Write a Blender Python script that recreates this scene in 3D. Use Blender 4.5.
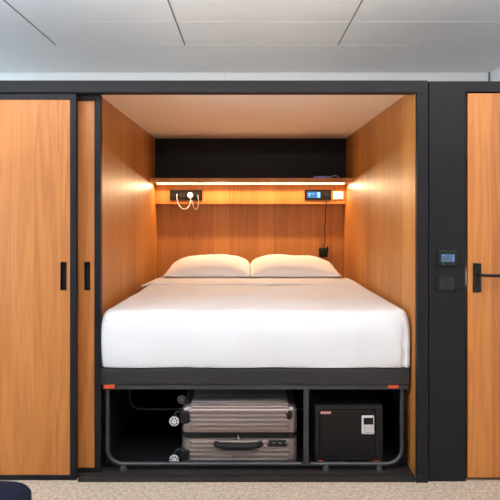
import bpy, bmesh, math, random
from mathutils import Vector, Matrix, noise
random.seed(7)
for o in list(bpy.data.objects): bpy.data.objects.remove(o, do_unlink=True)
sc = bpy.context.scene
COL = sc.collection

# ------------------------------------------------------------------ camera
EYE = 1.431; F = 546.0; VX, VY = 248.0, 211.0
cam_d = bpy.data.cameras.new('camera'); cam = bpy.data.objects.new('camera', cam_d); COL.objects.link(cam)
cam_d.sensor_width = 36; cam_d.lens = F*36/500
cam_d.shift_x = (250-VX)/500; cam_d.shift_y = -(250-VY)/500
cam_d.clip_start = .05
cam.location = (0, 0, EYE); cam.rotation_euler = (math.pi/2, 0, 0)
sc.camera = cam
# ------------------------------------------------------------------ world + lights
w = bpy.data.worlds.new('world'); sc.world = w; w.use_nodes = True
w.node_tree.nodes['Background'].inputs[0].default_value = (.75, .85, 1, 1)
w.node_tree.nodes['Background'].inputs[1].default_value = .35
def area(name, loc, rot, sx, sy, power, col):
    l = bpy.data.lights.new(name, 'AREA'); l.shape = 'RECTANGLE'; l.size = sx; l.size_y = sy
    l.energy = power; l.color = col
    o = bpy.data.objects.new(name, l); COL.objects.link(o); o.location = loc; o.rotation_euler = rot
    return o
R = math.radians
area('window_daylight', (-3.9, 1.0, 1.45), (R(138), 0, R(-90)), 3.4, 1.7, 400, (.50, .76, 1))
area('rear_window_daylight', (-.2, -3.4, 1.5), (R(100), 0, 0), 4.2, 1.9, 22, (1, .96, .94))
area('added_uplight', (-.3, 1.0, 2.15), (R(166), 0, 0), 4.5, .25, 225, (1, .93, .90))  # added light that brightens the ceiling, stands for no known lamp
area('ceiling_lamp', (-1.0, .7, 2.74), (R(22), 0, 0), 1.5, .35, 11, (1, .93, .85))
area('ceiling_lamp', (1.1, .7, 2.74), (R(22), 0, 0), 1.5, .35, 11, (1, .91, .82))
area('added_upper_fill', (-3.9, 4.3, 2.46), (R(90), 0, R(-90)), 1.9, .45, 42, (.62, .84, 1))  # added cool fill for wall and ceiling above the cabin, no known window
area('shelf_led', (.025, 4.895, 1.655), (R(-24), 0, 0), 1.68, .02, 21, (1, .72, .42))
sc.view_settings.view_transform = 'Standard'; sc.view_settings.look = 'None'
sc.view_settings.gamma = 1; sc.view_settings.use_curve_mapping = False
sc.view_settings.exposure = -0.48

# ------------------------------------------------------------------ materials
def nt(name):
    m = bpy.data.materials.new(name); m.use_nodes = True
    t = m.node_tree; return m, t, t.nodes['Principled BSDF']
def plain(name, col, rough=.5, metal=0, bump=0, bscale=200, var=0, vscale=5, emit=None, es=1, sheen=0, spec=.5):
    m, t, b = nt(name); N, L = t.nodes, t.links
    b.inputs['Base Color'].default_value = (*col, 1); b.inputs['Roughness'].default_value = rough
    b.inputs['Metallic'].default_value = metal; b.inputs['Specular IOR Level'].default_value = spec
    if sheen: b.inputs['Sheen Weight'].default_value = sheen
    tc = N.new('ShaderNodeTexCoord')
    if var:
        n = N.new('ShaderNodeTexNoise'); n.inputs['Scale'].default_value = vscale; n.inputs['Detail'].default_value = 5
        L.new(tc.outputs['Object'], n.inputs['Vector'])
        r = N.new('ShaderNodeMapRange'); r.inputs['From Min'].default_value = .3; r.inputs['From Max'].default_value = .7
        r.inputs['To Min'].default_value = 1-var; r.inputs['To Max'].default_value = 1+var
        L.new(n.outputs['Fac'], r.inputs['Value'])
        mx = N.new('ShaderNodeVectorMath'); mx.operation = 'SCALE'; mx.inputs[0].default_value = col
        L.new(r.outputs[0], mx.inputs['Scale']); L.new(mx.outputs[0], b.inputs['Base Color'])
    if bump:
        n = N.new('ShaderNodeTexNoise'); n.inputs['Scale'].default_value = bscale; n.inputs['Detail'].default_value = 3
        L.new(tc.outputs['Object'], n.inputs['Vector'])
        bp = N.new('ShaderNodeBump'); bp.inputs['Strength'].default_value = bump; bp.inputs['Distance'].default_value = .002
        L.new(n.outputs['Fac'], bp.inputs['Height']); L.new(bp.outputs[0], b.inputs['Normal'])
    if emit:
        b.inputs['Emission Color'].default_value = (*emit, 1); b.inputs['Emission Strength'].default_value = es
    return m
def wood(name, dark, light, axis='X', plank=.135, seed=0.0):
    """vertical oak veneer; AXIS is the horizontal direction the planks follow"""
    m, t, b = nt(name); N, L = t.nodes, t.links
    def math_(op, a, c=None):
        n = N.new('ShaderNodeMath'); n.operation = op
        for i, v in enumerate((a, c)):
            if v is None: continue
            if isinstance(v, (int, float)): n.inputs[i].default_value = v
            else: L.new(v, n.inputs[i])
        return n.outputs[0]
    g = N.new('ShaderNodeNewGeometry'); s = N.new('ShaderNodeSeparateXYZ'); L.new(g.outputs['Position'], s.inputs[0])
    h = s.outputs['X'] if axis == 'X' else s.outputs['Y']
    h = math_('ADD', h, seed)
    pid = math_('FLOOR', math_('DIVIDE', h, plank))
    wn = N.new('ShaderNodeTexWhiteNoise'); wn.noise_dimensions = '1D'; L.new(pid, wn.inputs['W'])
    c = N.new('ShaderNodeCombineXYZ')
    L.new(math_('MULTIPLY', h, 14), c.inputs[0]); L.new(math_('MULTIPLY', wn.outputs['Value'], 37), c.inputs[1]); L.new(math_('MULTIPLY', s.outputs['Z'], .9), c.inputs[2])
    n1 = N.new('ShaderNodeTexNoise'); n1.inputs['Scale'].default_value = 1.0; n1.inputs['Detail'].default_value = 3; n1.inputs['Distortion'].default_value = .8
    L.new(c.outputs[0], n1.inputs['Vector'])
    # cathedral grain: rings of the slow noise
    rings = math_('PINGPONG', math_('MULTIPLY', n1.outputs['Fac'], 7), 1)
    c2 = N.new('ShaderNodeCombineXYZ')
    L.new(math_('MULTIPLY', h, 260), c2.inputs[0]); L.new(math_('MULTIPLY', s.outputs['Z'], 6), c2.inputs[2])
    n2 = N.new('ShaderNodeTexNoise'); n2.inputs['Scale'].default_value = 1.0; n2.inputs['Detail'].default_value = 4
    L.new(c2.outputs[0], n2.inputs['Vector'])
    f = math_('ADD', math_('MULTIPLY', rings, .22), math_('MULTIPLY', n2.outputs['Fac'], .34))
    f = math_('ADD', f, math_('MULTIPLY', wn.outputs['Value'], .26))
    f = math_('ADD', f, math_('MULTIPLY', n1.outputs['Fac'], .2))
    cr = N.new('ShaderNodeValToRGB'); cr.color_ramp.elements[0].position = .22; cr.color_ramp.elements[1].position = .82
    cr.color_ramp.elements[0].color = (*dark, 1); cr.color_ramp.elements[1].color = (*light, 1)
    L.new(f, cr.inputs[0]); L.new(cr.outputs[0], b.inputs['Base Color'])
    b.inputs['Roughness'].default_value = .42; b.inputs['Specular IOR Level'].default_value = .4
    bp = N.new('ShaderNodeBump'); bp.inputs['Strength'].default_value = .12; bp.inputs['Distance'].default_value = .001
    L.new(n2.outputs['Fac'], bp.inputs['Height']); L.new(bp.outputs[0], b.inputs['Normal'])
    return m
WD, WL = (.26, .080, .015), (.54, .205, .050)
M = {}
M['oak_front'] = wood('oak_front', WD, WL, 'X', .27, 3.03)
M['oak_side'] = wood('oak_side', (.30, .100, .020), (.62, .250, .056), 'Y', .16, 5.0)  # niche oak: LED warmth partly put into the colour, lighter than the front oak
M['oak_back'] = wood('oak_back', (.38, .130, .026), (.60, .245, .060), 'X', .14, 9.0)  # same LED warmth mixed into the back oak
M['charcoal'] = plain('charcoal', (.0078, .0080, .0094), .58, spec=.22, var=.06, vscale=3, bump=.05, bscale=400)
M['charcoal_edge'] = plain('charcoal_edge', (.0078, .0082, .0100), .52, spec=.22)
M['black'] = plain('black', (.004, .004, .004), .5, spec=.3)
M['black_panel'] = plain('black_panel', (.006, .006, .007), .6, spec=.25, var=.05)
M['gap'] = plain('gap', (.004, .004, .004), .9)
M['ceiling'] = plain('ceiling', (.88, .87, .87), .55, bump=.03, bscale=600, var=.01)
M['seam'] = plain('seam', (.16, .16, .16), .8)
M['seam_light'] = plain('seam_light', (.86, .85, .85), .6)
M['white_wall'] = plain('white_wall', (.88, .91, .92), .7)
M['room_wall'] = plain('room_wall', (.48, .46, .45), .8)
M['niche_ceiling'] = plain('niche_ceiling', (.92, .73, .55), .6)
M['linen'] = plain('linen', (.70, .69, .69), .9, bump=.15, bscale=60, sheen=.2, spec=.2)
M['pillowcase'] = plain('pillowcase', (.86, .84, .82), .9, bump=.12, bscale=50, sheen=.2, spec=.2)
M['bed_fabric'] = plain('bed_fabric', (.030, .027, .027), .9, bump=.5, bscale=700, var=.15, vscale=60, spec=.2)
M['steel_dark'] = plain('steel_dark', (.055, .057, .062), .38, .6)
M['rail_dark'] = plain('rail_dark', (.045, .046, .048), .45, .3)
M['orange'] = plain('orange', (.58, .060, .012), .6)
M['navy'] = plain('navy', (.004, .007, .019), .9, bump=.5, bscale=500, var=.2, vscale=120, spec=.15)
M['sill'] = plain('sill', (.022, .019, .017), .5, spec=.3)
M['brown_floor'] = plain('brown_floor', (.055, .045, .038), .6, var=.2, vscale=20)
M['shell'] = plain('shell', (.27, .22, .205), .34, .7, var=.04, vscale=80)
M['rubber'] = plain('rubber', (.005, .005, .005), .65, spec=.3)
M['hub'] = plain('hub', (.62, .60, .58), .4)
M['chrome'] = plain('chrome', (.7, .7, .7), .25, 1)
M['safe'] = plain('safe', (.009, .0075, .007), .55, spec=.2, bump=.3, bscale=500)
M['safe_frame'] = plain('safe_frame', (.014, .012, .012), .5, spec=.2)
M['keypad'] = plain('keypad', (.62, .56, .53), .4)
M['keypad_key'] = plain('keypad_key', (.42, .38, .37), .5)
M['label_red'] = plain('label_red', (.35, .05, .05), .5)
M['label_white'] = plain('label_white', (.62, .52, .52), .5)
M['socket_plate'] = plain('socket_plate', (.012, .009, .008), .5, spec=.12)
M['socket_dark'] = plain('socket_dark', (.008, .006, .006), .5)
M['white_plastic'] = plain('white_plastic', (.66, .66, .68), .4)
M['grey_cable'] = plain('grey_cable', (.30, .28, .26), .5)
M['blue_screen'] = plain('blue_screen', (.01, .05, .12), .3, emit=(.02, .16, .75), es=.75)
M['cyan_screen'] = plain('cyan_screen', (.05, .2, .3), .3, emit=(.35, .68, .95), es=1.1)
M['thermo_screen'] = plain('thermo_screen', (.02, .03, .05), .3, emit=(.12, .20, .33), es=.7)
M['thermo_blue'] = plain('thermo_blue', (.02, .03, .05), .3, emit=(.08, .32, .95), es=1.2)
M['lit_white'] = plain('lit_white', (.8, .8, .8), .3, emit=(.9, .92, 1), es=.5)
M['phone'] = plain('phone', (.16, .22, .62), .3)
M['led'] = plain('led', (1, .8, .5), .5, emit=(1, .66, .34), es=7)
# carpet
m, t, b = nt('carpet'); N, L = t.nodes, t.links
tc = N.new('ShaderNodeTexCoord'); n = N.new('ShaderNodeTexNoise'); n.inputs['Scale'].default_value = 55; n.inputs['Detail'].default_value = 6; n.inputs['Roughness'].default_value = .75
L.new(tc.outputs['Object'], n.inputs['Vector']); cr = N.new('ShaderNodeValToRGB')
cr.color_ramp.elements[0].position = .33; cr.color_ramp.elements[1].position = .66
cr.color_ramp.elements[0].color = (.25, .185, .135, 1); cr.color_ramp.elements[1].color = (.60, .49, .38, 1)
L.new(n.outputs['Fac'], cr.inputs[0]); L.new(cr.outputs[0], b.inputs['Base Color']); b.inputs['Roughness'].default_value = .95
bp = N.new('ShaderNodeBump'); bp.inputs['Strength'].default_value = .6; bp.inputs['Distance'].default_value = .006
L.new(n.outputs['Fac'], bp.inputs['Height']); L.new(bp.outputs[0], b.inputs['Normal'])
M['carpet'] = m

# ------------------------------------------------------------------ helpers
def wl(o):
    v = Vector((0, 0, 0))
    while o: v += o.location; o = o.parent
    return v
def obj(name, bm, mat, parent=None, smooth=False, loc=None):
    """link BM (world coordinates) as one mesh; top-level meshes get their origin at LOC"""
    base = wl(parent) if parent else (Vector(loc) if loc else Vector((0, 0, 0)))
    bmesh.ops.translate(bm, verts=bm.verts, vec=-base)
    bmesh.ops.recalc_face_normals(bm, faces=bm.faces)
    me = bpy.data.meshes.new(name); bm.to_mesh(me); bm.free()
    o = bpy.data.objects.new(name, me); COL.objects.link(o); me.materials.append(M[mat])
    if parent: o.parent = parent
    elif loc: o.location = loc
    for p in me.polygons: p.use_smooth = smooth
    if smooth:
        try: me.set_sharp_from_angle(angle=R(38))
        except Exception: pass
    return o
def thing(name, label, cat, loc, group=None, kind=None):
    o = bpy.data.objects.new(name, None); COL.objects.link(o); o.location = loc; o.empty_display_size = .05
    return tag(o, label, cat, group, kind)
def tag(o, label=None, cat=None, group=None, kind=None):
    if label: o['label'] = label
    if cat: o['category'] = cat
    if group: o['group'] = group
    if kind: o['kind'] = kind
    return o
def struct(name, bm, mat, label, cat, smooth=False):
    return tag(obj(name, bm, mat, None, smooth), label, cat, None, 'structure')
def BM(): return bmesh.new()
def box(bm, x0, x1, y0, y1, z0, z1, bev=0, seg=2):
    r = bmesh.ops.create_cube(bm, size=1)
    for v in r['verts']:
        v.co = Vector(((x0+x1)/2 + v.co.x*(x1-x0), (y0+y1)/2 + v.co.y*(y1-y0), (z0+z1)/2 + v.co.z*(z1-z0)))
    if bev:
        es = list({e for v in r['verts'] for e in v.link_edges})
        bmesh.ops.bevel(bm, geom=es, offset=bev, segments=seg, affect='EDGES', profile=.5)
    return bm
def B(*a, **k): return box(BM(), *a, **k)
def cyl(bm, c, r, depth, axis='Y', seg=28, r2=None, bev=0):
    mt = {'X': Matrix.Rotation(R(90), 4, 'Y'), 'Y': Matrix.Rotation(R(90), 4, 'X'), 'Z': Matrix.Identity(4)}[axis]
    g = bmesh.ops.create_cone(bm, cap_ends=True, segments=seg, radius1=r, radius2=r if r2 is None else r2, depth=depth, matrix=Matrix.Translation(c) @ mt)
    if bev:
        es = [e for e in {e for v in g['verts'] for e in v.link_edges} if any(len(f.verts) > 4 for f in e.link_faces)]
        bmesh.ops.bevel(bm, geom=es, offset=bev, segments=2, affect='EDGES')
    return bm
def tube(bm, pts, r, seg=12, caps=True):
    pts = [Vector(p) for p in pts]; rings = []; up = None
    for i, p in enumerate(pts):
        d = (pts[min(i+1, len(pts)-1)] - pts[max(i-1, 0)]).normalized()
        if up is None:
            up = Vector((0, 1, 0)) if abs(d.y) < .9 else Vector((1, 0, 0))
        a = d.cross(up).normalized(); up = a.cross(d).normalized()
        rings.append([bm.verts.new(p + a*math.cos(2*math.pi*k/seg)*r + up*math.sin(2*math.pi*k/seg)*r) for k in range(seg)])
    for q, s in zip(rings, rings[1:]):
        for k in range(seg): bm.faces.new((q[k], q[(k+1) % seg], s[(k+1) % seg], s[k]))
    if caps: bm.faces.new(rings[0]); bm.faces.new(list(reversed(rings[-1])))
    return bm
def smooth_path(pts, n=8):
    P = [Vector(p) for p in pts]; out = []
    for i in range(len(P)-1):
        a, b, c, d = P[max(i-1, 0)], P[i], P[i+1], P[min(i+2, len(P)-1)]
        for k in range(n):
            t_ = k/n
            out.append(.5*((2*b) + (c-a)*t_ + (2*a-5*b+4*c-d)*t_**2 + (3*b-a-3*c+d)*t_**3))
    return out + [P[-1]]
def rbox(x0, x1, y0, y1, z0, z1, r, n=(24, 24, 10), fn=None):
    """box with large round edges made from a dense grid; FN moves every vertex afterwards"""
    bm = BM(); c = Vector(((x0+x1)/2, (y0+y1)/2, (z0+z1)/2)); h = Vector(((x1-x0)/2, (y1-y0)/2, (z1-z0)/2))
    rr = r if isinstance(r, tuple) else (r, r, r)
    cache = {}
    def remap(t_, rad, half):     # put more grid lines in the rounding
        return math.sin(t_*math.pi/2) * .45 + t_*.55
    def vert(i, j, k):
        key = (i, j, k)
        if key not in cache:
            p = Vector((remap(2*i/n[0]-1, 0, 0)*h.x, remap(2*j/n[1]-1, 0, 0)*h.y, remap(2*k/n[2]-1, 0, 0)*h.z))
            q = Vector([max(-(h[a]-rr[a]), min(h[a]-rr[a], p[a])) for a in range(3)])
            d = Vector([(p[a]-q[a])/rr[a] for a in range(3)])
            if d.length > 0:
                mx = max(abs(v) for v in d)
                d = d.normalized()*mx if mx else d
            p = q + Vector([d[a]*rr[a] for a in range(3)])
            cache[key] = bm.verts.new(c+p)
        return cache[key]
    a, b_, c_ = n
    for i in range(a):
        for j in range(b_):
            for k in (0, c_): bm.faces.new((vert(i, j, k), vert(i+1, j, k), vert(i+1, j+1, k), vert(i, j+1, k)))
    for i in range(a):
        for k in range(c_):
            for j in (0, b_): bm.faces.new((vert(i, j, k), vert(i+1, j, k), vert(i+1, j, k+1), vert(i, j, k+1)))
    for j in range(b_):
        for k in range(c_):
            for i in (0, a): bm.faces.new((vert(i, j, k), vert(i, j+1, k), vert(i, j+1, k+1), vert(i, j, k+1)))
    if fn:
        for v in bm.verts: v.co = fn(v.co.copy())
    return bm
def X(px, y): return (px-VX)*y/F
def Z(py, y): return EYE + (VY-py)*y/F
F0 = 2.90                        # distance of the cabinet fronts
fx = lambda p: X(p, F0)
fz = lambda p: Z(p, F0)

# ------------------------------------------------------------------ room shell
XR, XL, YB, YR, H = 2.39, -4.0, 5.40, -3.6, 2.80
struct('floor', B(XL, XR, YR, YB, -.08, 0), 'carpet', 'beige speckled carpet floor in front of the sleeping niche', 'floor')
struct('ceiling', B(XL, XR, YR, YB, H, H+.08), 'ceiling', 'pale grey metal panel ceiling above the cabinets', 'ceiling')
struct('wall_back', B(XL, XR, YB, YB+.1, 0, H), 'white_wall', 'white wall strip showing above the dark header', 'wall')
struct('wall_right', B(XR, XR+.1, YR, YB, 0, H), 'white_wall', 'white side wall at the far right corner under the ceiling', 'wall')
struct('wall_left', B(XL-.1, XL, YR, YB, 0, H), 'room_wall', 'white room wall out of view on the left', 'wall')
struct('wall_rear', B(XL, XR, YR-.1, YR, 0, H), 'room_wall', 'white room wall behind the viewer', 'wall')
# ceiling seams, recessed lines shown as narrow strips let into the panels
def cz(py): return (H-EYE)*F/(VY-py)
seam_end = cz(45)
k = 1
for px in (56, 185, 338):
    x = X(px, seam_end)
    struct('trim_%d' % k, B(x-.0045, x+.0045, YR, seam_end, H-.002, H+.001), 'seam', ['left', 'middle', 'right'][k-1] + ' dark seam between ceiling panels', 'ceiling seam'); k += 1
for py, x0, nm in ((45, X(160, cz(45)), 'far'), (22, X(85, cz(22)), 'near')):
    y = cz(py)
    struct('trim_%d' % k, B(x0, XR, y-.004, y+.004, H-.0012, H+.001), 'seam_light', nm + ' pale cross seam in the ceiling panels', 'ceiling seam'); k += 1
y = YB
struct('trim_%d' % k, B(X(223.5, y), X(225.5, y), y-.012, y, 2.0, H), 'seam_light', 'thin vertical joint strip on the white wall above the niche', 'wall trim'); k += 1
struct('trim_%d' % k, B(XR-.014, XR, YB-.014, YB, 2.0, H), 'seam', 'dark vertical corner joint at the far right of the white wall', 'wall trim'); k += 1

# ------------------------------------------------------------------ cabin carcass
NL, NR = -.845, .892             # inner faces of the niche
NB, NF = 5.12, 3.02              # back panel, start of left side panel
NC = 2.091
bm = B(NL-.03, NL, NF, NB+.02, .012, NC+.03)
struct('wall_niche_left', bm, 'oak_side', 'oak veneered left side wall of the bed niche', 'wall')
bm = B(NR, NR+.03, F0+.012, NB+.02, .012, NC+.03)
struct('wall_niche_right', bm, 'oak_side', 'oak veneered right side wall of the bed niche', 'wall')
struct('wall_niche_back', B(NL, NR, NB, NB+.02, .012, 1.66), 'oak_back', 'oak back panel of the niche above the pillows', 'wall')
struct('wall_niche_upper', B(NL, NR, 4.97, 4.99, 1.705, NC), 'black_panel', 'black back panel above the shelf', 'wall')
struct('ceiling_niche', B(NL, NR, F0+.055, 4.99, NC, NC+.02), 'niche_ceiling', 'plain pale ceiling board of the bed niche', 'ceiling')
struct('floor_niche', B(NL, NR, 3.03, NB, 0, .012), 'black_panel', 'black floor under the bed', 'floor')
# header
hx1 = fx(427.2)
bm = B(-3.6, hx1, F0-.015, F0+.05, fz(93), fz(81), bev=.002)
struct('trim_%d' % k, bm, 'charcoal', 'long charcoal header beam over the sliding doors and niche', 'header'); k += 1
# top track above the doors, under the header
struct('trim_%d' % k, B(-3.6, X(100, F0+.14), F0+.05, F0+.14, fz(93), fz(86)), 'gap', 'dark upper track behind the header above the sliding doors', 'track'); k += 1
# right post
bm = B(NR+.001, hx1-.001, F0-.02, F0+.02, .0, fz(93)-.001, bev=.0015)
struct('trim_%d' % k, bm, 'charcoal', 'narrow charcoal post on the right side of the niche', 'post'); k += 1
bm = B(NR-.008, hx1-.001, F0-.026, F0-.021, .0, .055, bev=.001)
struct('trim_%d' % k, bm, 'charcoal_edge', 'small dark foot plate at the bottom of the niche post', 'post foot'); k += 1
# fixed charcoal panel with part above the door
px0, px1 = fx(428.3), fx(465)
bm = B(px0, px1, F0-.012, F0+.03, .0, fz(81.7), bev=.0012)
box(bm, px1-.0013, 2.36, F0-.012, F0+.03, fz(92.2), fz(81.7), bev=.0012)
struct('wall_front', bm, 'charcoal', 'smooth charcoal wall panel between niche and right door', 'wall')
struct('wall_front_backing', B(hx1-.004, 2.36, F0+.031, F0+.05, 0, fz(83)), 'gap', 'dark recess seen in the gaps round the right door', 'wall')
# partition walls behind doors (close the cabinet)
struct('wall_cabinet', B(-3.6, NL-.03, F0+.16, F0+.18, 0, fz(84)), 'gap', 'dark wardrobe interior behind the sliding doors', 'wall')
# threshold / tracks
bm = B(fx(79), NR-.009, F0-.02, F0+.0, 0, .022, bev=.002)
box(bm, fx(79), NR-.001, F0+.0, F0+.03, 0, .010)
box(bm, NL-.1, NR-.001, F0+.03, F0+.045, 0, .020, bev=.002)
box(bm, NL-.1, NR-.001, F0+.045, 3.03, 0, .012)
struct('trim_%d' % k, bm, 'sill', 'dark brown floor track along the front of the niche', 'threshold'); k += 1

# ------------------------------------------------------------------ sliding doors
def sliding_door(name, x0, x1, y, z0, z1, fr, fb, hx, hz0, hz1, label):
    t_ = thing(name, label, 'door', ((x0+x1)/2, y, z0), None, 'structure')
    bm = BM()
    box(bm, x0, x1, y, y+.035, z1-fr, z1, bev=.001); box(bm, x0, x1, y, y+.035, z0, z0+fb, bev=.001)
    box(bm, x1-fr, x1, y, y+.035, z0+fb, z1-fr, bev=.001); box(bm, x0, x0+fr, y, y+.035, z0+fb, z1-fr, bev=.001)
    obj('door_frame', bm, 'charcoal_edge', t_)
    # panel with a real hole for the recessed pull
    bm = BM(); a, b_ = hx
    py0, py1 = y+.006, y+.028
    box(bm, x0+fr, a, py0, py1, z0+fb, z1-fr); box(bm, b_, x1-fr, py0, py1, z0+fb, z1-fr)
    box(bm, a, b_, py0, py1, z0+fb, hz0); box(bm, a, b_, py0, py1, hz1, z1-fr)
    obj('door_panel', bm, 'oak_front', t_)
    bm = BM(); w_ = .0022
    box(bm, a, b_, py1-.003, py1, hz0, hz1)
    box(bm, a, a+w_, py0-.0015, py1, hz0, hz1); box(bm, b_-w_, b_, py0-.0015, py1, hz0, hz1)
    box(bm, a, b_, py0-.0015, py1, hz0, hz0+w_); box(bm, a, b_, py0-.0015, py1, hz1-w_, hz1)
    obj('recessed_handle', bm, 'black', t_)
    return t_
y1 = F0
sliding_door('door_1', -2.05, X(76, y1), y1, .001, Z(93.4, y1), .032, .026, (X(60, y1), X(66.3, y1)), Z(290.5, y1), Z(262, y1), 'wide front oak sliding door with black recessed pull')
y2 = F0+.062
sliding_door('door_2', X(100.6, y2)-1.2, X(100.6, y2), y2, .006, Z(94.6, y2), .034, .030, (X(84, y2), X(90, y2)), Z(290.5, y2), Z(262, y2), 'rear oak sliding door showing as a narrow strip beside the niche')

# ------------------------------------------------------------------ hinged door right
t_ = thing('door_3', 'oak hinged door at the right edge with black lever handle', 'door', (1.6, F0, 0), None, 'structure')
dx0, dx1 = fx(467.3), 2.14
obj('door_panel', B(dx0, dx1, F0-.008, F0+.03, fz(476.8), fz(93.6), bev=.001), 'oak_front', t_)
pl = obj('handle_plate', B(fx(472.3), fx(480), F0-.018, F0-.008, fz(292), fz(263), bev=.001), 'black', t_)
bm = cyl(BM(), (fx(477), F0-.033, fz(274)), .009, .032, 'Y', 20)
tube(bm, smooth_path([(fx(477), F0-.045, fz(274)), (fx(480), F0-.055, fz(274.2)), (fx(486), F0-.058, fz(274.4)), (fx(503), F0-.058, fz(274.5))]), .0085, 12)
obj('lever', bm, 'black', pl, True)
obj('keyhole', cyl(BM(), (fx(476), F0-.0185, fz(285)), .004, .004, 'Y', 14), 'rubber', pl, True)
obj('strike_plate', B(px1+.001, px1+.005, F0-.006, F0+.002, fz(285), fz(268), bev=.0005), 'chrome', t_)

fw = lambda p: X(p, 2.874)
fv = lambda p: Z(p, 2.874)
# ------------------------------------------------------------------ wall controls
t_ = thing('thermostat', 'black thermostat with glowing grey blue screen on the charcoal panel', 'thermostat', (fw(447.5), F0-.012, fv(259)))
yf = F0-.012
obj('body', B(fw(438.2), fw(457.3), yf-.016, yf, fv(266), fv(251.6), bev=.002), 'black', t_)
obj('top_edge', B(fw(439), fw(456.5), yf-.015, yf-.001, fv(251.5), fv(250.9)), 'steel_dark', t_)
obj('screen', B(fw(441), fw(454.6), yf-.0168, yf-.0155, fv(262), fv(254.2)), 'thermo_screen', t_)
ic = BM()
for zz in (255.2, 257.4, 259.6): obj('screen_icon', B(fw(452.3), fw(454), yf-.0176, yf-.0165, fv(zz+1.3), fv(zz)), 'thermo_blue', t_)
box(ic, fw(441.8), fw(444.5), yf-.0176, yf-.0165, fv(255.6), fv(254.9))
obj('screen_text', ic, 'thermo_blue', t_)
ic = BM(); box(ic, fw(442.5), fw(443.8), yf-.0172, yf-.0155, fv(264.6), fv(263.4)); obj('touch_key', ic, 'thermo_screen', t_)
obj('touch_key', B(fw(453), fw(454), yf-.0172, yf-.0155, fv(264.4), fv(263.6)), 'thermo_screen', t_)
t_ = thing('wall_switch', 'black double rocker switch below the thermostat', 'switch', (fw(447), yf, fv(284)))
bm = BM(); a, b_, c, d = fw(437.2), fw(457.2), fv(291.3), fv(276.4); e = .008
box(bm, a, b_, yf-.009, yf, d-e*.9, d, bev=.0015); box(bm, a, b_, yf-.009, yf, c, c+e*.9, bev=.0015)
box(bm, a, a+e*1.4, yf-.009, yf, c+.004, d-.004, bev=.0015); box(bm, b_-e*1.4, b_, yf-.009, yf, c+.004, d-.004, bev=.0015)
obj('switch_frame', bm, 'black', t_)
for q in (0, 1):
    xa = a+e*1.5+q*((b_-a)-3*e)/2
    obj('rocker', B(xa+.0006, xa+((b_-a)-3*e)/2-.0006, yf-.0105, yf, c+e, d-e, bev=.001), 'socket_dark', t_)

# ------------------------------------------------------------------ shelf with LED
SZ1 = Z(178, 4.66); SZ0 = Z(182.3, 4.66)
t_ = thing('shelf', 'oak wall shelf spanning the niche with a glowing light strip beneath', 'shelf', (.0235, 4.8, SZ0))
bm = B(NL+.001, NR-.001, 4.66, 4.968, SZ0, SZ1, bev=.001); 
obj('board', bm, 'oak_back', t_)
obj('light_strip', B(NL+.03, NR-.03, 4.885, 4.912, SZ0-.006, SZ0), 'led', t_)
BT, BBt = SZ0-.001, Z(204, 4.97)
tr = thing('socket_rail', 'oak rail board under the shelf carrying the socket panels', 'panel', (.0235, 5.0, BBt))
obj('board', B(NL+.001, NR-.001, 4.97, 4.99, BBt, BT, bev=.0008), 'oak_back', tr)
obj('cleat', B(NL+.001, NR-.001, 4.99, 5.119, BT-.03, BT), 'oak_back', tr)

# ------------------------------------------------------------------ socket panels
yp = 4.97
gx = lambda p: X(p, yp); gz = lambda p: Z(p, yp)
t_ = thing('power_outlet', 'dark four gang socket panel with white plug on the left of the rail', 'socket', (gx(186), yp, gz(195)))
obj('plate', B(gx(170), gx(202.4), yp-.010, yp, gz(200.2), gz(190), bev=.0015), 'socket_plate', t_)
for p in (173.3, 177.5, 198): obj('socket', cyl(BM(), (gx(p), yp-.0105, gz(195.2)), .014 if p > 190 else .008, .002, 'Y', 20), 'socket_dark', t_)
for p in (181, 184.2): obj('usb_socket', B(gx(p)-.0095, gx(p)+.0095, yp-.0112, yp-.0095, gz(197), gz(193.4), bev=.0004), 'socket_dark', t_)
t_ = thing('plug', 'round white plug in the left socket panel', 'plug', (gx(190.5), yp-.012, gz(195.3)))
bm = cyl(BM(), (gx(190.5), yp-.026, gz(195.3)), .0255, .030, 'Y', 28, bev=.004)
obj('plug_body', bm, 'white_plastic', t_, True)
obj('cord_collar', cyl(BM(), (gx(190.8), yp-.026, gz(198.6)), .006, .016, 'Z', 12), 'white_plastic', t_, True)
cab = smooth_path([(gx(177.5), yp-.013, gz(194.5)), (gx(177.4), yp-.045, gz(195.5)), (gx(177.6), yp-.045, gz(199)), (gx(179.2), yp-.045, gz(204.5)), (gx(182.5), yp-.045, gz(208.4)), (gx(186), yp-.044, gz(209)), (gx(189.2), yp-.04, gz(206.6)), (gx(190.9), yp-.034, gz(202.5)), (gx(191), yp-.03, gz(199.6))])
o = obj('charging_cable', tube(BM(), cab, .0036, 10), 'white_plastic', None, True, (gx(184), yp-.045, gz(204)))
tag(o, 'thick white cable looping below the left socket panel', 'cable')
cab = smooth_path([(gx(192.2), yp-.030, gz(199.8)), (gx(192.8), yp-.034, gz(203)), (gx(194.3), yp-.038, gz(207.4)), (gx(196.6), yp-.04, gz(209.6)), (gx(198.4), yp-.038, gz(206.5)), (gx(198.8), yp-.034, gz(201)), (gx(198.3), yp-.026, gz(196.5)), (gx(198), yp-.013, gz(195.4))])
o = obj('thin_cable', tube(BM(), cab, .0032, 8), 'grey_cable', None, True, (gx(196), yp-.038, gz(204)))
tag(o, 'thin grey cable looping beside the round white plug', 'cable')
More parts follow.
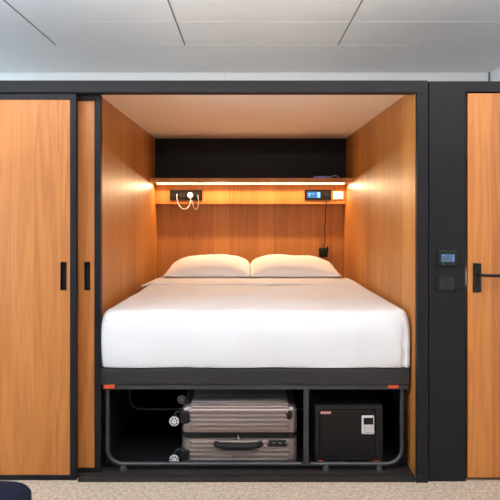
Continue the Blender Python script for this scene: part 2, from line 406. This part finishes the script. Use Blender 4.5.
# right
t_ = thing('control_panel', 'dark panel with glowing blue display on the right of the rail', 'control panel', (gx(318), yp, gz(195)))
obj('plate', B(gx(304.6), gx(331.2), yp-.010, yp, gz(200), gz(189.8), bev=.0015), 'socket_plate', t_)
sc_ = obj('screen', B(gx(307), gx(320.2), yp-.0115, yp-.0098, gz(198), gz(191.8)), 'blue_screen', t_)
bm = B(gx(317.2), gx(320), yp-.0122, yp-.0115, gz(197.6), gz(192.4)); obj('screen_column', bm, 'cyan_screen', sc_)
bm = B(gx(308.3), gx(311), yp-.0122, yp-.0115, gz(194.2), gz(193.4)); box(bm, gx(308.3), gx(310), yp-.0122, yp-.0115, gz(196), gz(195.2)); box(bm, gx(312.4), gx(314), yp-.0122, yp-.0115, gz(194.2), gz(193.6))
obj('screen_text', bm, 'cyan_screen', sc_)
obj('socket', cyl(BM(), (gx(326), yp-.0105, gz(195.2)), .02, .002, 'Y', 22), 'socket_dark', t_)
t_ = thing('light_switch', 'small white glowing switch plate at the right end of the rail', 'switch', (gx(338), yp, gz(195.5)))
obj('plate', B(gx(333), gx(343.4), yp-.008, yp, gz(199.4), gz(191.4), bev=.0015), 'white_plastic', t_)
obj('button', B(gx(334.4), gx(342), yp-.0095, yp-.0075, gz(198.3), gz(192.6), bev=.0006), 'lit_white', t_)
# charger with cord
t_ = thing('charger', 'black charger box hanging on a cord from the right control panel', 'charger', (gx(323), 5.0, gz(257)))
obj('plug', cyl(BM(), (gx(326), yp-.026, gz(195.4)), .017, .028, 'Y', 20, bev=.003), 'rubber', t_, True)
yk = 5.085; 
cab = smooth_path([(gx(326), yp-.030, gz(197.5)), (gx(325.9), yp-.034, gz(202)), (gx(325.2), yp-.02, gz(210)), (gx(325.6), yp+.01, gz(220)), (X(324.3, 5.05), 5.03, Z(230, 5.05)), (X(325, 5.08), 5.075, Z(240, 5.08)), (X(323.5, yk), yk, Z(249, yk))])
obj('cord', tube(BM(), cab, .0036, 8), 'rubber', t_, True)
obj('charger_body', B(X(319.2, yk), X(327.3, yk), yk-.02, yk+.034, Z(257, yk), Z(248.3, yk), bev=.004), 'rubber', t_, True)
obj('side_clip', B(X(326.8, yk), X(328.2, yk), yk-.012, yk+.02, Z(252.5, yk), Z(246.8, yk), bev=.001), 'rubber', t_)
# phone on shelf
ph = thing('phone', 'blue phone lying flat on the shelf above the display', 'phone', (X(322, 4.74), 4.74, SZ1))
pz = SZ1
def phfn(p):
    return p
bm = rbox(X(314, 4.67), X(331.5, 4.67), 4.662, 4.737, pz, pz+.018, (.02, .02, .006), (12, 10, 4))
obj('phone_body', bm, 'phone', ph, True)
obj('lens_bump', cyl(BM(), (X(318, 4.69), 4.69, pz+.0185), .008, .003, 'Z', 14), 'black', ph, True)
cab = smooth_path([(X(331, 4.70), 4.70, pz+.010), (X(333.5, 4.71), 4.70, pz+.022), (X(337, 4.72), 4.72, pz+.020), (X(339.8, 4.74), 4.75, pz+.003), (X(341, 4.74), 4.85, pz+.003)])
o = obj('phone_cable', tube(BM(), cab, .0024, 8), 'white_plastic', None, True, (X(336, 4.74), 4.74, pz))
tag(o, 'thin white cable arching from the phone on the shelf', 'cable')

# ------------------------------------------------------------------ bed
BF = 2.965                        # front of the bed base
bz1, bz0 = Z(368.4, BF), Z(386, BF)
bed = thing('bed_frame', 'charcoal upholstered bed base on a bent steel tube frame', 'bed', (.02, 4, .012))
def fab(p):
    n_ = noise.noise(p*5)*.003 + noise.noise(p*14)*.0012
    return p + Vector((0, n_, n_*.5))
obj('upholstered_base', rbox(X(101.2, BF)-.01, X(410.3, BF), BF, 5.03, bz0, bz1, .014, (60, 60, 8), fab), 'bed_fabric', bed, True)
rz0 = Z(390.2, BF)
bm = BM(); rx0, rx1 = X(102, BF), X(409, BF)
box(bm, rx0, rx1, BF+.012, BF+.045, rz0, bz0+.002, bev=.002); box(bm, rx0, rx0+.03, BF+.045, 5.0, rz0, bz0+.002)
box(bm, rx1-.03, rx1, BF+.045, 5.0, rz0, bz0+.002); box(bm, rx0+.03, rx1-.03, 4.97, 5.0, rz0, bz0+.002)
obj('steel_rail', bm, 'rail_dark', bed)
def ubar(y, x0, x1, zb, zt, r, rad):
    pts = [(x0, y, zt)]
    for a in range(0, 91, 10): pts.append((x0+rad-rad*math.cos(R(a)), y, zb+rad-rad*math.sin(R(a))))
    for a in range(0, 91, 10): pts.append((x1-rad+rad*math.sin(R(a)), y, zb+rad-rad*math.cos(R(a))))
    pts.append((x1, y, zt))
    return tube(BM(), pts, r, 14)
yt = BF+.030; tr_ = .0125
zb = Z(466.2, yt)+tr_
xa, xb = X(107.6, yt), X(402, yt)
obj('leg_frame', ubar(yt, xa, xb, zb, rz0+.004, tr_, .085), 'steel_dark', bed, True)
obj('leg_frame', ubar(3.52, -.763, X(390, 3.0), .155, rz0+.004, .009, .07), 'steel_dark', bed, True)
obj('leg_frame', ubar(4.75, xa, xb, zb, rz0+.004, tr_, .085), 'steel_dark', bed, True)
lx0, lx1 = rx0+.012, rx1-.012
obj('side_panel', B(lx0-.010, lx0, BF+.06, 4.95, .013, rz0), 'black_panel', bed)
obj('side_panel', B(lx1, lx1+.010, BF+.06, 4.95, .013, rz0), 'black_panel', bed)
obj('rear_panel', B(lx0, lx1, 4.93, 4.94, .013, rz0), 'black_panel', bed)
obj('divider_post', B(X(303.4, yt), X(308.6, yt), yt-.012, yt+.014, zb, rz0+.003, bev=.002), 'steel_dark', bed)
for p in (302.2, 309.8): obj('bolt', cyl(BM(), (X(p, yt), yt-.006, zb+.008), .005, .012, 'Y', 12), 'chrome', bed, True)
for p in (123.5, 326, 379):
    x = X(p, yt); bm = cyl(BM(), (x, yt, (.012+zb)/2), .021, zb-.012, 'Z', 20, r2=.014)
    obj('foot', bm, 'rail_dark', bed, True)
for p in (123.5, 379):
    x = X(p, yt); obj('foot', cyl(BM(), (x, 4.75, (.012+zb)/2), .021, zb-.012, 'Z', 20, r2=.014), 'rail_dark', bed, True)
for p, q in ((103.5, 114.2), (388.6, 398.8)):
    o = obj('tag', B(X(p, BF), X(q, BF), BF+.003, BF+.013, Z(388.6, BF), Z(384.4, BF)+(0), bev=.0015), 'orange', bed); o['label'] = 'orange fabric tag'

# mattress
mt = tag(obj('mattress', rbox(-.665, .755, 3.06, 5.02, bz1+.002, .832, .05, (30, 30, 8)), 'linen', None, True, None), 'white mattress under the duvet on the charcoal bed base', 'mattress')
# duvet: outer shell over the front and the sides
DL, DR, DF, DB, DT = -.812, .8895, 2.964, 4.52, .885
def duv(p):
    u = (p.y-DF)/(DB-DF)
    # narrower towards the head
    cx = (DL+DR)/2; s = 1 - .075*max(0, u)**1.1
    x = cx + (p.x-cx)*s + .022*max(0, u)
    bottom = max(0, min(1, (p.z-bz1)/.09)); 
    q = Vector((x, p.y, p.z))
    # tucked in at the bottom
    t_ = 1-bottom
    if p.y < DF+.06: q.y += .004*t_*t_
    q.x -= .002*t_*t_*(1 if p.x > cx else -1)*(1 if abs(p.x-cx) > .7 else 0)
    # soft wrinkles
    top = 1 if p.z > DT-.03 else 0
    nz = noise.noise(Vector((p.x*3.1, p.y*2.1, 1.7)))*.007 + noise.noise(Vector((p.x*8, p.y*5, 4.1)))*.0035
    q.z += nz*max(0, min(1, (p.z-bz1)/.2))
    if p.y < DF+.10:
        q.y += noise.noise(Vector((p.x*4, p.z*5, 9)))*.010 + noise.noise(Vector((p.x*13, p.z*9, 3)))*.004 - .010*math.sin(max(0, min(1, (p.z-bz1)/(DT-bz1)))*math.pi)
        # gathered corner at the right
        g = math.exp(-((p.x-.846-.004*math.sin(p.z*60))/.011)**2)
        fz_ = max(0, min(1, (DT-.05-p.z)/.14)); q.y += .018*g*fz_
        if p.x > .856: q.y -= (.006 + .005*math.sin(p.z*55))*fz_
        g = math.exp(-((p.x+.775)/.02)**2)
        if p.z < DT-.05: q.y += .005*g
    q.z += .004*noise.noise(Vector((p.x*6, 2, 3)))*t_
    return q
bm = rbox(DL, DR, DF, DB, bz1-.16, DT, (.04, .055, .12), (110, 80, 34))
bmesh.ops.delete(bm, geom=[f for f in bm.faces if all(v.co.z < bz1+.004 for v in f.verts) or all(v.co.y > DB-.03 and v.co.z < DT-.04 for v in f.verts)], context='FACES')
for v in bm.verts: v.co = duv(v.co)
for v in bm.verts: v.co.z = max(v.co.z, bz1+.003)
duvet = obj('duvet', bm, 'linen', None, True, (.03, 3.7, bz1))
md = duvet.modifiers.new('thickness', 'SOLIDIFY'); md.thickness = .012; md.offset = -1
tag(duvet, 'smooth white duvet covering the bed mattress', 'duvet')
# folded-back top sheet
def fold(p):
    d_ = max(0, abs(p.x-.008)-.70); p.z -= 1.2*d_*d_ + .05*d_; p.x -= (p.x-.008)*.05*max(0, (p.y-4.03)/.44)
    p.z += noise.noise(Vector((p.x*4, p.y*3, 8)))*.004 + noise.noise(Vector((p.x*11, p.y*3, 2)))*.003
    p.y += noise.noise(Vector((p.x*5, 1, 1)))*.022
    return p
fo = obj('turned_down_edge', rbox(-.800, .815, 4.03, 4.47, DT-.010, DT+.012, (.03, .03, .010), (90, 16, 4), fold), 'linen', duvet, True)
# side drape of the fold towards the walls
# pillows
def pillow(x0, x1, y0, y1, z0, th, seed, name, label):
    bm = BM(); nu, nv = 44, 30; g = {}
    cx, cy = (x0+x1)/2, (y0+y1)/2; hx, hy = (x1-x0)/2, (y1-y0)/2
    for s in (1, -1):
        for i in range(nu+1):
            for j in range(nv+1):
                edge = i in (0, nu) or j in (0, nv)
                if s == -1 and edge: g[(s, i, j)] = g[(1, i, j)]; continue
                u, v = math.sin((2*i/nu-1)*math.pi/2), math.sin((2*j/nv-1)*math.pi/2)
                au, av = abs(u), abs(v)
                prof = ((1-au**(4.2 if (u > 0) == (cx < 0) else 2.5))**(.5 if (u > 0) == (cx < 0) else .68))*((1-av**2.4)**.5)
                inner = (u > 0) == (cx < 0)
                pinch = 1-(0 if inner else .05)*(1-av**2)*au**4; pinch2 = 1-.09*(1-au**2)*av**4
                x = cx+hx*u*pinch; y = cy+hy*v*pinch2
                base = z0+.014+.010*(1-av)
                zz = base + (th-.03)*prof if s == 1 else base-.013*min(1, prof*3)
                # corners lift a little; the head side leans up
                zz += .040*(v*.5+.5)
                nn = Vector((x*6, y*6, seed))
                zz += (noise.noise(nn)*.010 + noise.noise(nn*2.6)*.004)*min(1, prof*2)*(1 if s == 1 else .2)
                g[(s, i, j)] = bm.verts.new((x, y, zz))
        for i in range(nu):
            for j in range(nv):
                q = [g[(s, i, j)], g[(s, i+1, j)], g[(s, i+1, j+1)], g[(s, i, j+1)]]
                bm.faces.new(q if s == 1 else q[::-1])
    o = obj(name, bm, 'pillowcase', None, True, (cx, cy, z0))
    tag(o, label, 'pillow', 'white pillows at the head of the bed')
    return o
pillow(X(162.5, 4.33), -.004+X(250.4, 4.5), 4.33, 4.90, DT+.014, .143, 3, 'pillow', 'left white pillow, on the socket panel side of the bed')
pillow(X(250.4, 4.5), X(342, 4.33), 4.33, 4.90, DT+.014, .143, 11, 'pillow', 'right white pillow, below the hanging black charger')

# ------------------------------------------------------------------ suitcase
SY0, SY1 = 3.03, 3.46
sx0, sx1 = X(181.5, SY0), X(297.5, SY0)
zf = .012
def shell(z0, z1, top):
    """one ribbed half shell; the ribs run lengthwise on the front, back and broad face"""
    bm = BM(); rings = []
    h_ = z1-z0; r = .035; cy = (SY0+SY1)/2; hw = (SY1-SY0)/2
    # open profile: (y offset from middle, depth below crown) with arc-length
    prof = []
    nside, narc, ntop = 72, 12, 150
    for i in range(nside): prof.append((-hw, (h_-r)*i/nside))
    for i in range(narc): a = math.pi/2*i/narc; prof.append((-hw+r-r*math.cos(a), h_-r+r*math.sin(a)))
    for i in range(ntop+1): prof.append((-hw+r+(2*hw-2*r)*i/ntop, h_))
    for i in range(narc): a = math.pi/2*(1-(i+1)/narc); prof.append((hw-r+r*math.cos(a), h_-r+r*math.sin(a)))
    for i in range(nside): prof.append((hw, (h_-r)*(1-(i+1)/nside)))
    # cumulative length and outward normals
    n = len(prof); L_ = [0]
    for a, b_ in zip(prof, prof[1:]): L_.append(L_[-1]+math.hypot(b_[0]-a[0], b_[1]-a[1]))
    T = L_[-1]
    xs = []
    rr = .035; steps = 8
    for i in range(steps+1): a = math.pi/2*i/steps; xs.append((sx0+rr-rr*math.cos(a), rr-rr*math.sin(a), 0))
    xs += [(sx0+.048, 0, 0), (sx0+.056, 0, 1), (sx1-.056, 0, 1), (sx1-.048, 0, 0)]
    for i in range(steps+1): a = math.pi/2*(1-i/steps); xs.append((sx1-rr+rr*math.cos(a), rr-rr*math.sin(a), 0))
    for x, ins, rib in xs:
        ring = []
        for i, (yy, dd) in enumerate(prof):
            a = prof[max(i-1, 0)]; b_ = prof[min(i+1, n-1)]
            t_ = Vector((b_[0]-a[0], b_[1]-a[1])); t_.normalize(); nrm = Vector((-t_.y, t_.x))
            if nrm.dot(Vector((yy, dd-h_*.3))) < 0: nrm = -nrm
            s = min(L_[i], T-L_[i])
            # raised ribs: pitch 26 mm, 15 mm wide
            ph_ = ((s-.012) % .0235)/.0235
            up = max(0, min(1, 6*(ph_-.02))) * max(0, min(1, 6*(.68-ph_))) if s > .012 else 0
            off = .010*up*rib - ins
            yv, dv = yy+nrm.x*off, dd+nrm.y*off
            dv = max(dv, 0) if L_[i] < h_*.4 or T-L_[i] < h_*.4 else dv
            zz = z0+dv if top else z1-dv
            ring.append(bm.verts.new((x, cy+yv, zz)))
        rings.append(ring)
    for q, s in zip(rings, rings[1:]):
        for i in range(n-1): bm.faces.new((q[i], q[i+1], s[i+1], s[i]))
    bm.faces.new(rings[0]); bm.faces.new(rings[-1][::-1])
    # close the mouth
    for q, s in zip(rings, rings[1:]): bm.faces.new((q[0], s[0], s[-1], q[-1]))
    return bm
case = thing('suitcase', 'rose grey ribbed hard shell suitcase lying on its back under the bed', 'suitcase', ((sx0+sx1)/2, 3.25, zf))
zc = Z(435.5, SY0)
hb = .018
obj('upper_shell', shell(zc+hb, .35, True), 'shell', case, True)
obj('lower_shell', shell(zf, zc-hb, False), 'shell', case, True)
zb_ = obj('zip_band', rbox(sx0+.006, sx1-.006, SY0+.008, SY1-.008, zc-hb, zc+hb, (.03, .03, .004), (20, 16, 4)), 'rubber', case, True)
bm = B(sx0+.05, sx1-.05, SY0+.003, SY0+.009, zc-.0015, zc+.0015); obj('zip_teeth', bm, 'safe_frame', zb_)
obj('zip_puller', B(X(237.6, SY0), X(238.8, SY0), SY0-.004, SY0+.006, Z(439.5, SY0), Z(435, SY0), bev=.001), 'chrome', zb_)
# grip handle
ya = SY0
zz = Z(444.3, ya)
bm = BM()
pts = smooth_path([(X(215.5, ya), ya+.004, zz+.004), (X(218.5, ya), ya-.018, zz+.003), (X(226, ya), ya-.026, zz), (X(238, ya), ya-.028, zz-.001), (X(250, ya), ya-.026, zz), (X(257.5, ya), ya-.018, zz+.003), (X(261, ya), ya+.004, zz+.004)])
tube(bm, pts, .0165, 14)
obj('carry_handle', bm, 'rubber', case, True)
lk = obj('lock_plate', rbox(X(267, ya), X(287.5, ya), ya-.010, ya+.01, Z(447.3, ya), Z(440, ya), (.018, .005, .018), (24, 4, 10)), 'rubber', case, True)
for p in (270.6, 276.8, 283): obj('lock_dial', cyl(BM(), (X(p, ya), ya-.012, Z(443.6, ya)), .013, .006, 'Y', 20, bev=.002), 'safe_frame', lk, True)
obj('corner_guard', rbox(X(285.5, ya), X(292.5, ya), ya-.012, ya+.03, Z(419.5, ya), Z(410.5, ya), (.017, .015, .02), (10, 8, 10)), 'rubber', case, True)
# spinner wheels
for yy, s in ((SY0+.012, 'Y'), (SY1-.07, 'X')):
    for zw, up in ((Z(421, SY0+.012), 1), (.047, -1)):
        x = X(174.3, SY0+.012)
        if up > 0: zh0, zh1 = zw+.0, zw+.048
        else: zh0, zh1 = zw+.012, zw+.052
        hs = obj('wheel_housing', rbox(sx0-.012, sx0+.050, yy-.018, yy+.07, zh0-.014, zh1+.016, (.018, .018, .018), (10, 10, 8)), 'rubber', case, True)
        bm = tube(BM(), smooth_path([(sx0+.01, yy+.026, zw+.040*1), (x+.022, yy+.026, zw+.042), (x+.002, yy+.026, zw+.030), (x, yy+.026, zw)]), .010, 12)
        obj('fork', bm, 'rubber', hs, True)
        if s == 'X' and up < 0:                                  # this castor has swivelled edge-on
            wh = obj('wheel', cyl(BM(), (x+.01, yy+.026, zw), .0315, .022, 'X', 30, bev=.004), 'rubber', case, True)
            obj('hub', cyl(BM(), (x-.003, yy+.026, zw), .0265, .004, 'X', 30, bev=.0015), 'rubber', wh, True)
            continue
        wh = obj('wheel', cyl(BM(), (x, yy+.010, zw), .0315, .022, 'Y', 30, bev=.004), 'rubber', case, True)
        obj('hub', cyl(BM(), (x, yy-.003, zw), .0265, .006, 'Y', 30, bev=.0015), 'hub', wh, True)
        bm = BM()
        for a in range(7): cyl(bm, (x+.0165*math.cos(a*2*math.pi/7+.3), yy-.0062, zw+.0165*math.sin(a*2*math.pi/7+.3)), .0050, .002, 'Y', 12)
        cyl(bm, (x, yy-.0062, zw), .003, .002, 'Y', 12)
        obj('hub_holes', bm, 'rubber', wh, True)

# ------------------------------------------------------------------ safe
fy = 3.05
a, b_, z0, z1 = X(315.3, fy), X(382.8, fy), .037, Z(405.3, fy)
safe = thing('safe', 'black electronic safe with pale keypad under the right side of the bed', 'safe', ((a+b_)/2, 3.2, zf))
bm = BM(); e = .022
box(bm, a, b_, fy+.014, fy+.34, z0, z1, bev=.003)
box(bm, a, b_, fy, fy+.014, z1-e, z1, bev=.002); box(bm, a, b_, fy, fy+.014, z0, z0+.018, bev=.002)
box(bm, a, a+e, fy, fy+.014, z0+.018, z1-e, bev=.002); box(bm, X(375.5, fy), b_, fy, fy+.014, z0+.018, z1-e, bev=.002)
obj('body', bm, 'safe_frame', safe)
dr = obj('safe_door', B(a+e+.003, X(375, fy), fy-.003, fy+.014, z0+.021, z1-e-.003, bev=.002), 'safe', safe)
for q in (.35, .78): obj('hinge', cyl(BM(), (X(379, fy), fy-.002, z0+(z1-z0)*q), .004, .03, 'Z', 12), 'safe_frame', safe, True)
yk = fy-.003
kp = obj('keypad', rbox(X(361.4, fy), X(374, fy), yk-.009, yk+.002, Z(433.6, fy), Z(415, fy), (.006, .004, .006), (14, 4, 18)), 'keypad', dr, True)
obj('keypad_screen', B(X(363.2, fy), X(372.8, fy), yk-.0105, yk-.008, Z(423.8, fy), Z(417, fy), bev=.001), 'black', dr)
bm = BM()
for i in range(3):
    for j in range(4):
        xx = X(364.6+3.1*i, fy); zz = Z(425.6+1.9*j, fy); box(bm, xx-.0055, xx+.0055, yk-.0103, yk-.008, zz-.0035, zz+.0035, bev=.0008)
obj('keys', bm, 'keypad_key', dr)
bm = B(X(320, fy), X(331, fy), yk-.0012, yk, Z(413.9, fy), Z(410.9, fy)); obj('badge', bm, 'label_red', dr)
bm = BM()
for x0_, x1_ in ((320.8, 323), (323.8, 324.8), (325.3, 326.3), (326.8, 327.6), (328.1, 328.9), (329.3, 330.4)): box(bm, X(x0_, fy), X(x1_, fy), yk-.0022, yk-.001, Z(413.2, fy), Z(411.6, fy))
obj('badge_lettering', bm, 'label_white', dr)
for p in (321, 377.5):
    o = obj('foot', B(X(p-3, fy), X(p+2.6, fy), fy-.004, fy+.04, zf, z0, bev=.002), 'orange', safe); o['label'] = 'small orange foot'
for p in (321, 377.5):
    o = obj('foot', B(X(p-3, fy), X(p+2.6, fy), fy+.28, fy+.32, zf, z0, bev=.002), 'orange', safe); o['label'] = 'small orange foot'

# ------------------------------------------------------------------ ottoman
OX, OY = -1.032, 1.75
ot = thing('ottoman', 'dark navy upholstered ottoman on the carpet at the lower left', 'ottoman', (OX, OY, 0))
def orot(p):
    a = R(-5); d = p-Vector((OX, OY, 0)); r_ = Matrix.Rotation(a, 3, 'Z') @ d
    r_ += Vector((OX, OY, 0)); return r_
def otop(p):
    d = max(0, 1-((p.x-OX)/.26)**2)*max(0, 1-((p.y-OY)/.26)**2)
    if p.z > .40: p.z += .012*d
    return orot(p)
obj('cushion', rbox(OX-.26, OX+.26, OY-.26, OY+.26, .31, .466, (.10, .10, .035), (32, 32, 8), otop), 'navy', ot, True)
obj('seat_body', rbox(OX-.25, OX+.25, OY-.25, OY+.25, .05, .308, (.09, .09, .02), (28, 28, 6), orot), 'navy', ot, True)
for sx in (-1, 1):
    for sy in (-1, 1):
        p = orot(Vector((OX+sx*.18, OY+sy*.18, .026)))
        obj('foot', cyl(BM(), p, .022, .052, 'Z', 16, r2=.026), 'rubber', ot, True)
